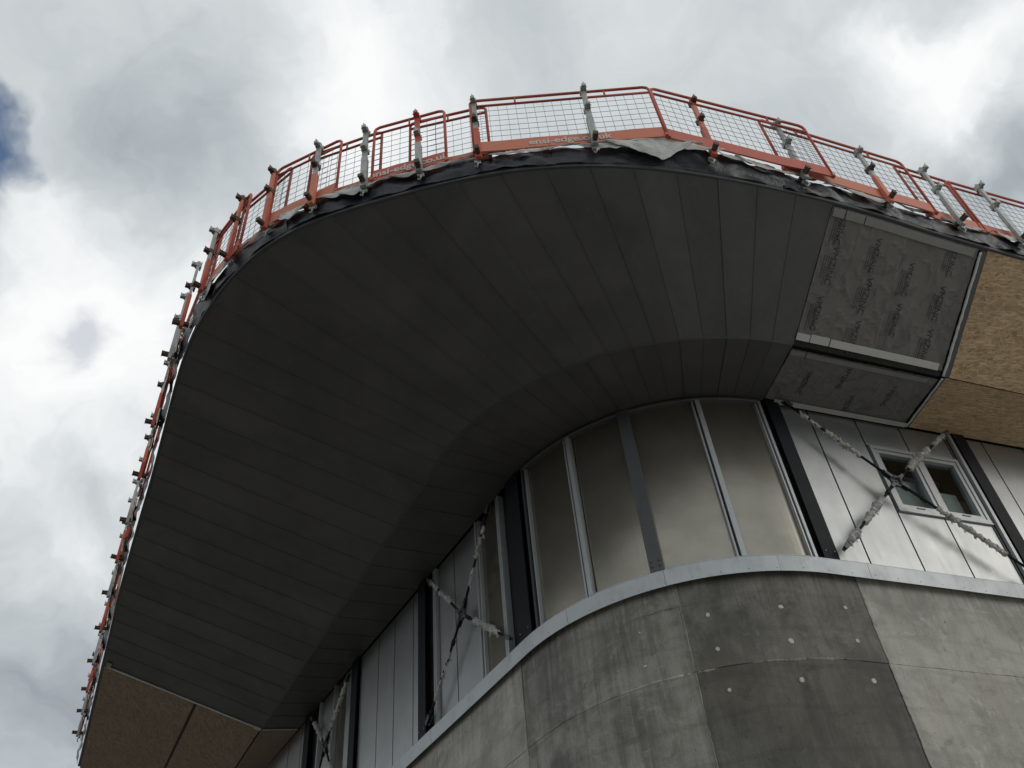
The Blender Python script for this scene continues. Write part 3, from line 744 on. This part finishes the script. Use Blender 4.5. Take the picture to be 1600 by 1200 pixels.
part(along(so, .5, [-.962, -.954], [(-.42, -.010), (.38, -.010), (.38, -.006), (-.42, -.006)]), 'lap_edge', 'tape_grey')
strip(so, QM - .09, QM - .005, .02, .99, -.004, 'grey_steel', 'joint_strip'); strip(si, QM - .05, QM - .005, .01, .99, -.004, 'grey_steel', 'joint_strip')
for (a, b) in ((-4.36, QM - .095), (-6.8, -4.365), (-9.3, -6.805)):
    part(slab(so, a, b, .012, .992, -.002, .016, 6, 6), 'osb_board', 'osb'); part(slab(si, a + .02, b + .04, .01, .99, .002, .018, 6, 3), 'osb_board', 'osb')
# left: boards beyond the metal panels
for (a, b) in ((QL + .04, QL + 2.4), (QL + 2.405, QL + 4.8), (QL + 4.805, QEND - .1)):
    part(slab(so, a, b, .012, .575, .0, .018, 4, 4), 'osb_board', 'osb_shaded'); part(slab(so, a, b, .592, .992, .0, .018, 4, 4), 'osb_board', 'osb_shaded')
    part(slab(si, a, b, .01, .99, .002, .018, 4, 3), 'osb_board', 'osb_shaded')
bead(so, QL + .03, .03, .985, r=.012); bead(si, QL + .03, .03, .97, r=.009)
strip(so, QL + .0, QL + .09, .955, .995, -.012, 'tape_white'); strip(so, QL - .12, QL + .02, .02, .05, -.022, 'tape_grey')
strip(so, QL + .04, QEND - .2, .575, .592, .004, 'deck_black', 'board_gap')

# printed words on the membrane
def text_mesh(body, size, bold=0.0):
    cu = bpy.data.curves.new('t', 'FONT'); cu.body = body; cu.size = size; cu.align_x = 'CENTER'; cu.align_y = 'CENTER'; cu.resolution_u = 3; cu.offset = bold
    o = bpy.data.objects.new('t', cu); col.objects.link(o); dg = bpy.context.evaluated_depsgraph_get()
    me = bpy.data.meshes.new_from_object(o.evaluated_get(dg)); bpy.data.objects.remove(o); bpy.data.curves.remove(cu); return me
def print_on(fn, q, v, body, size, vlen, parent, z=-.013, stretch=1.0, m='black_print', name='printed_word'):
    """writes down the slope: text x runs from the edge to the fold (v), text y runs along q"""
    me = text_mesh(body, size); bm = bmesh.new(); bm.from_mesh(me)
    if body.isupper(): bmesh.ops.triangulate(bm, faces=bm.faces)
    for vt in bm.verts:
        x, y = vt.co.x * stretch, vt.co.y; vt.co = fn(q - y, v + x / vlen, z)
    bm.to_mesh(me); bm.free(); me.name = name; me.materials.clear()
    return link(name, me, m, parent)
def ticks(fn, q, v, vlen, parent, seed, z=-.0125):
    """rows of print too small to read"""
    rs = random.Random(seed); mb = MB()
    for r in range(4):
        x = -.13
        ww = rs.uniform(.08, .15)
        while x < ww:
            l = rs.uniform(.008, .03); a = q - r * .026; 
            mb.add([fn(a, v + x / vlen, z), fn(a, v + (x + l) / vlen, z), fn(a + .008, v + (x + l) / vlen, z), fn(a + .008, v + x / vlen, z)], [(0, 1, 2, 3)]); x += l + .007
    return mb.build('fine_print', 'black_print', parent)
VL = 1.47
k = 0
for (q, vs_) in ((-.17, (.13, .40, .74)), (-.66, (.0, .26, .55, .85)), (-1.13, (.36, .66)), (-1.60, (.13, .47, .80))):
    for v in vs_:
        par = ms[0] if q > -.97 else ms[2]; zz = -.0115 if q > -.97 else -.0045
        if v > .09:
            print_on(som, q + random.uniform(-.02, .02), v, 'VMZINC', random.choice((.094, .102)), VL, par, zz, 1.05)
            ticks(som, q + .095, v + .03, VL, par, k, zz); k += 1
for (q, v) in ((-.35, .55), (-.78, .35), (-1.02, .8), (-1.45, .5)):
    par = ms[1] if q > -.97 else ms[3]; zz = -.0115 if q > -.97 else -.0045
    print_on(sim, q, v, 'VMZINC', .085, .80, par, zz)

# ---------------------------------------------------------------- plastic sheets along the edge
def sheet_strip(s0, s1, seed, label, top=.30, bot=.03):
    mb = MB(); ss = srange(s0, s1, .035); nv = 9; vs = []
    for i, s in enumerate(ss):
        tp = top - .03 * math.exp(-((s - 22.85) / .75) ** 2) + .035 * noise.noise(Vector((s * 1.7, seed, 0))) + .02 * noise.noise(Vector((s * 7, seed, 0)))
        bt = bot + .02 * noise.noise(Vector((s * 2.3, seed, 4)))
        for j in range(nv + 1):
            t = j / nv; z = bt + (tp - bt) * t
            d = .032 + .034 * noise.noise(Vector((s * 2.1, z * 5, seed))) + .030 * noise.noise(Vector((s * 6 + z * 8, z * 7, seed + 2))) + .008 * noise.noise(Vector((s * 15 - z * 11, z * 15, seed)))
            d = max(.021, d + .015 * math.sin(t * 3.1)) + (.03 * t if s < 17.6 else 0) + .13 * math.exp(-((s - 22.85) / .75) ** 2) * t
            p = outer(s, d)[0]; vs.append((p.x, p.y, H_EDGE + z + Z0))
    n = nv + 1; fs = [(i * n + j, i * n + j + 1, (i + 1) * n + j + 1, (i + 1) * n + j) for i in range(len(ss) - 1) for j in range(nv)]
    mb.add(vs, fs, smooth=True); o = mb.build('plastic_sheet', 'black_sheet')
    return tag(o, label, 'plastic sheet', 'black sheets draped along the roof edge')
def flap(s0, s1, ztop, drop, seed, parent, push=.10, skew=0.0, m='pale_sheet', peak=.5):
    """loose tongue of sheet folded out over the edge, longest near its peak"""
    mb = MB(); nx = max(10, int((s1 - s0) / .03)); ny = 8; vs = []
    for i in range(nx + 1):
        t = i / nx; s = s0 + (s1 - s0) * t
        k = (t / peak if t < peak else (1 - t) / (1 - peak)); dr = drop * (max(0, k) ** .8) * (1 + .18 * noise.noise(Vector((s * 9, seed, 0)))) + .008
        for j in range(ny + 1):
            w = j / ny; z = ztop + .012 * noise.noise(Vector((s * 4, seed, 2))) - dr * w
            d = .035 + .13 * math.exp(-((s - 22.85) / .75) ** 2) * (1 - .8 * w * dr / .25) + push * .45 * (.5 + .5 * math.sin(w * 2.4)) + .02 * noise.noise(Vector((s * 5, w * 2, seed))) + .014 * noise.noise(Vector((s * 14, w * 5, seed + 3)))
            p = outer(s + skew * w, d + .02)[0]; vs.append((p.x, p.y, H_EDGE + z + Z0))
    n = ny + 1; mb.add(vs, [(i * n + j, i * n + j + 1, (i + 1) * n + j + 1, (i + 1) * n + j) for i in range(nx) for j in range(ny)], smooth=True)
    o = mb.build('torn_flap', m, parent); o['label'] = 'pale underside of the torn sheet'; return o
S1 = sheet_strip(24.0, 31.3, 1, 'black plastic sheet draped along the roof edge at the right, above the wood board')
S2 = sheet_strip(21.6, 24.05, 2, 'black plastic sheet below the lettered barrier with the largest pale torn flap')
S3 = sheet_strip(18.8, 21.65, 3, 'black plastic sheet along the bend of the roof edge left of the lettered barrier')
S4 = sheet_strip(15.6, 18.85, 4, 'black plastic sheet where the roof edge turns down the left side')
S5 = sheet_strip(6.0, 15.65, 5, 'long black plastic sheet down the straight left roof edge')
flap(21.95, 23.1, .285, .07, 41, S2, .1, .0, 'pale_sheet', .4); flap(22.12, 22.98, .26, .25, 11, S2, .12, .0, 'pale_sheet', .62); flap(21.70, 22.55, .25, .10, 12, S2, .09, .1); flap(22.9, 23.9, .25, .045, 19, S2, .07)
flap(23.45, 24.35, .25, .07, 13, S1, .10, .0, 'pale_sheet', .3); flap(24.5, 25.3, .25, .12, 14, S1, .10, .05, 'pale_sheet', .75); flap(26.0, 26.6, .25, .05, 15, S1, .09)
flap(20.95, 21.75, .25, .07, 16, S3, .09); flap(20.0, 20.85, .25, .09, 17, S3, .11, .0, 'pale_sheet', .2); flap(19.5, 19.95, .25, .14, 18, S3, .12, -.1)
flap(18.85, 19.2, .25, .17, 20, S3, .13, -.1); flap(18.2, 18.7, .25, .06, 21, S4, .1); flap(17.3, 17.6, .25, .22, 22, S4, .10, .1); flap(17.65, 18.0, .25, .10, 23, S4, .10)
r6 = random.Random(66)
for (a, b, S_) in ((24.1, 28.5, S1), (22.7, 24.0, S2), (18.8, 21.6, S3)):
    s = a
    while s < b - .5:
        w_ = r6.uniform(.35, .8); flap(s, min(b, s + w_), .285, r6.uniform(.05, .13), r6.uniform(0, 99), S_, r6.uniform(.05, .11), r6.uniform(-.1, .1), 'pale_sheet' if r6.random() < .75 else 'black_sheet', r6.uniform(.2, .8)); s += w_ * r6.uniform(.8, 1.3)
r5 = random.Random(55)
for k in range(15):
    s = 16.9 - k * .66 + r5.uniform(-.2, .2); o = flap(s - r5.uniform(.25, .5), s, .24, r5.uniform(.08, .24), 30 + k, S4 if s > 15.7 else S5, r5.uniform(.1, .16), r5.uniform(-.1, .15), 'pale_sheet', r5.uniform(.25, .75))

# ---------------------------------------------------------------- edge protection: posts
HP = H_EDGE + .10      # foot of the posts
ORD = ['first', 'second', 'third', 'fourth', 'fifth', 'sixth', 'seventh', 'eighth', 'ninth', 'tenth', 'eleventh', 'twelfth', 'thirteenth', 'fourteenth', 'fifteenth', 'sixteenth', 'seventeenth', 'eighteenth', 'nineteenth', 'twentieth']
MC = {}
def cached(key, fn):
    if key not in MC: MC[key] = fn()
    return MC[key]
def m_lower():
    q = MB(); q.box(-.029, .029, .100, .138, .03, .58); q.box(-.034, .034, .096, .0995, .06, .56); return q.mesh('lower_post')
def m_upper():
    q = MB(); q.box(-.025, .025, .103, .134, .48, 1.20)
    for z in (.66, .75, .84, .93): q.tube([(-.0265, .118, z), (.0265, .118, z)], .007, 6)
    return q.mesh('upper_post')
def m_lug():
    q = MB(); q.box(-.022, .022, .133, .195, -.024, .024); q.box(-.005, .005, .186, .194, .0245, .06); q.box(-.034, .034, .080, .0955, -.045, .045); q.box(-.030, -.0265, .09, .15, -.03, .03); q.box(.0265, .030, .09, .15, -.03, .03); q.tube([(-.034, .165, 0), (.034, .165, 0)], .008, 6)
    return q.mesh('clip')
def m_arm():
    q = MB(); q.box(-.022, .022, .04, .212, .02, .064); q.box(-.025, .025, .206, .214, .015, .069)
    for y in (.15, .172, .194): q.tube([(-.028, y, .048), (.028, y, .048)], .008, 6)
    return q.mesh('base_arm')
def m_hook():
    q = MB(); q.tube([(0, .05, .03), (.004, .062, -.03), (-.004, .07, -.07), (.01, .05, -.10), (.03, .06, -.085)], .008, 6); q.box(-.03, .035, .03, .06, -.02, .012); q.tube([(-.03, .06, -.05), (.03, .075, -.045)], .010, 6)
    return q.mesh('bolt_hook')
def post(s, up_m, lo_m, label, lean=0.0):
    p, tg, nrm = outer(s, .03 if s < 17.8 else .055 if 21.9 < s < 23.5 else .015); e = empty('guard_post', (p.x, p.y, HP + Z0), math.atan2(nrm.y, nrm.x) - math.pi / 2)
    e.rotation_euler[1] = lean
    tag(e, label, 'guard post', 'posts of the roof edge protection')
    def put(name, key, fn, m, loc=(0, 0, 0), rot=(0, 0, 0)):
        me = cached((key, m), fn); o = link(name, me, m, e); o.location = loc; o.rotation_euler = rot; return o
    put('lower_post', 'lo', m_lower, lo_m); put('upper_post', 'up', m_upper, up_m)
    put('clip', 'lug', m_lug, up_m if up_m != 'orange_faded' else 'rusty_steel', (0, 0, 1.14)); put('clip', 'lug', m_lug, 'rusty_steel' if lo_m != 'galvanised' else 'galvanised', (0, 0, .74))
    put('base_arm', 'arm', m_arm, 'rusty_steel', (0, 0, .06), (random.uniform(-.15, .1), 0, 0)); put('bolt_hook', 'hook', m_hook, 'galvanised', (random.uniform(-.02, .02), .03, .03))
    e.scale = (random.uniform(.94, 1.08), 1, .9 if 25.2 < s < 25.3 else random.uniform(.98, 1.02)); e.rotation_euler[2] += random.uniform(-.08, .08)
    return e
G, O1, O2 = 'galvanised', 'orange_paint', 'orange_faded'
posts = [(28.0, G, G), (27.05, G, G), (26.2, G, G), (25.27, G, O2), (24.22, G, G), (23.20, O2, O1), (22.01, G, G), (20.90, G, O1), (20.3, O1, G), (19.73, G, G), (19.18, G, O2), (18.62, O2, O1), (18.07, O2, O1), (17.55, G, O1),
         (17.0, G, O1), (16.49, G, G), (15.32, G, O1), (14.27, G, O1), (13.3, G, G), (12.37, G, O1), (11.48, G, G), (10.48, G, O1), (9.48, G, G), (8.55, G, O1), (7.76, G, G), (6.9, G, G)]
base_i = 6
for i, (s, u, l) in enumerate(posts):
    cname = 'grey' if (u, l) == (G, G) else ('grey and orange' if u == G else ('orange' if l != G else 'orange-topped grey'))
    if i == base_i: lab = 'grey post standing across the lettering of the lettered barrier'
    elif i < base_i: lab = cname + ' guard post, ' + ORD[base_i - i - 1] + ' to the right of the one crossing the lettered barrier'
    else: lab = cname + ' guard post, ' + ORD[i - base_i - 1] + ' to the left of the one crossing the lettered barrier'
    post(s, u, l, lab, random.uniform(-.025, .025))

# ---------------------------------------------------------------- edge protection: mesh barriers
BH = 1.06
def m_frame(L):
    q = MB(); r = .0155; c = .06
    # outer tube bent round the top corners
    pts = [(0, 0, .02), (0, 0, BH - c), (.018, 0, BH - .02), (c, 0, BH), (L - c, 0, BH), (L - .018, 0, BH - .02), (L, 0, BH - c), (L, 0, .02)]
    q.tube(pts, r, 8); q.tube([(0, 0, BH - .125), (L, 0, BH - .125)], r * .9, 8)
    k = max(1, int(L / .9))
    for i in range(k): x = L * (i + .5) / k; q.tube([(x, 0, BH - .125), (x, 0, BH)], r * .7, 6)
    q.box(-.016, .016, -.02, .02, .0, .05); q.box(L - .016, L + .016, -.02, .02, .0, .05)
    return q.mesh('barrier_frame')
def m_mesh(L):
    q = MB(); z0, z1 = .18, BH - .128; nx = int(L / .092); nz = 7; rw = .0024
    for i in range(1, nx):
        x = L * i / nx; w = random.uniform(-.003, .003); q.tube([(x, 0, z0), (x + w, .004 * math.sin(i * 1.7), (z0 + z1) / 2), (x, 0, z1)], rw, 4)
    for j in range(1, nz):
        z = z0 + (z1 - z0) * j / nz; q.tube([(.01, .004, z), (L / 2, .006, z + random.uniform(-.006, .006)), (L - .01, .004, z)], rw, 4)
    return q.mesh('wire_mesh')
def m_toe(L):
    q = MB(); prof = [(-.004, 0), (.012, 0), (.012, .006), (.0, .010), (.0, .173), (.012, .177), (.012, .183), (-.004, .183)]
    m = 6; vs = [(L * i / m, y + .004 * math.sin(i * 2.1), z) for i in range(m + 1) for y, z in prof]; n = len(prof)
    q.add(vs, [(i * n + k, i * n + (k + 1) % n, (i + 1) * n + (k + 1) % n, (i + 1) * n + k) for i in range(m) for k in range(n)] + [tuple(range(n)), tuple(m * n + k for k in range(n))]); return q.mesh('toe_board')
def barrier(sa, sb, d, z, label, fm='orange_paint', tm='orange_faded', text=None, twist=0.0):
    da, db = d if isinstance(d, tuple) else (d, d)
    a = outer(sa, da)[0]; b = outer(sb, db)[0]
    v = b - a; L = round(v.length, 2)
    e = empty('mesh_barrier', (a.x, a.y, H_EDGE + z + Z0), math.atan2(v.y, v.x)); e.rotation_euler[1] = twist
    tag(e, label, 'barrier', 'orange mesh barriers along the roof edge')
    link('barrier_frame', cached(('fr', L, fm), lambda: m_frame(L)), fm, e)
    link('wire_mesh', cached(('me', L), lambda: m_mesh(L)), 'wire', e)
    t = link('toe_board', cached(('toe', L, tm), lambda: m_toe(L)), tm, e)
    if text:
        me = text_mesh('ensi-edge.co.uk', .14, .004); bm = bmesh.new(); bm.from_mesh(me)
        for vt in bm.verts: vt.co = Vector((L / 2 + vt.co.x * .95, -.0105, .088 + vt.co.y))
        bm.to_mesh(me); bm.free(); me.materials.clear(); o = link('lettering', me, 'white_print', t); o['label'] = 'worn white lettering ensi-edge.co.uk'
    return e
ZB = .25
bl = [(26.6, 28.5, 0, 'rightmost orange mesh barrier, cut off by the right edge of the photo'), (25.86, 26.66, 0, ''), (24.02, 25.92, .0, ''), (22.73, 24.57, (.235, .165), 'orange mesh barrier right of the corner next to the lettered barrier, sloping to the right'),
      (20.86, 22.71, (.135, .24), 'long orange mesh barrier with readable white lettering on its toe board'), (20.18, 21.01, -.02, 'short orange mesh barrier overlapping the left end of the long lettered one'), (19.80, 20.57, .03, 'short orange mesh barrier with smeared white lettering'),
      (19.05, 19.86, -.02, ''), (18.62, 19.42, .03, ''), (18.0, 18.78, -.02, ''), (17.45, 18.2, .03, ''), (16.0, 17.55, -.02, ''), (14.2, 16.05, .02, ''), (12.35, 14.25, -.02, ''), (10.5, 12.4, .02, ''), (8.6, 10.55, -.02, ''), (6.7, 8.65, .02, '')]
for i, (a, b, d, lab) in enumerate(bl):
    if not lab:
        if i < 4: lab = 'orange mesh barrier, %s to the right of the long lettered barrier' % ORD[4 - i - 1]
        else: lab = 'orange mesh barrier, %s to the left of the long lettered barrier' % ORD[i - 4 - 1]
    barrier(a, b, d if isinstance(d, tuple) else d + (.12 if (b - a > 1.2 and 18 < a < 24.1) else .065 if a > 17.3 else .095), ZB + random.uniform(-.008, .008), lab, 'orange_paint', 'orange_faded' if i % 3 else 'orange_paint', text=i in (4, 6), twist=random.uniform(-.006, .006))
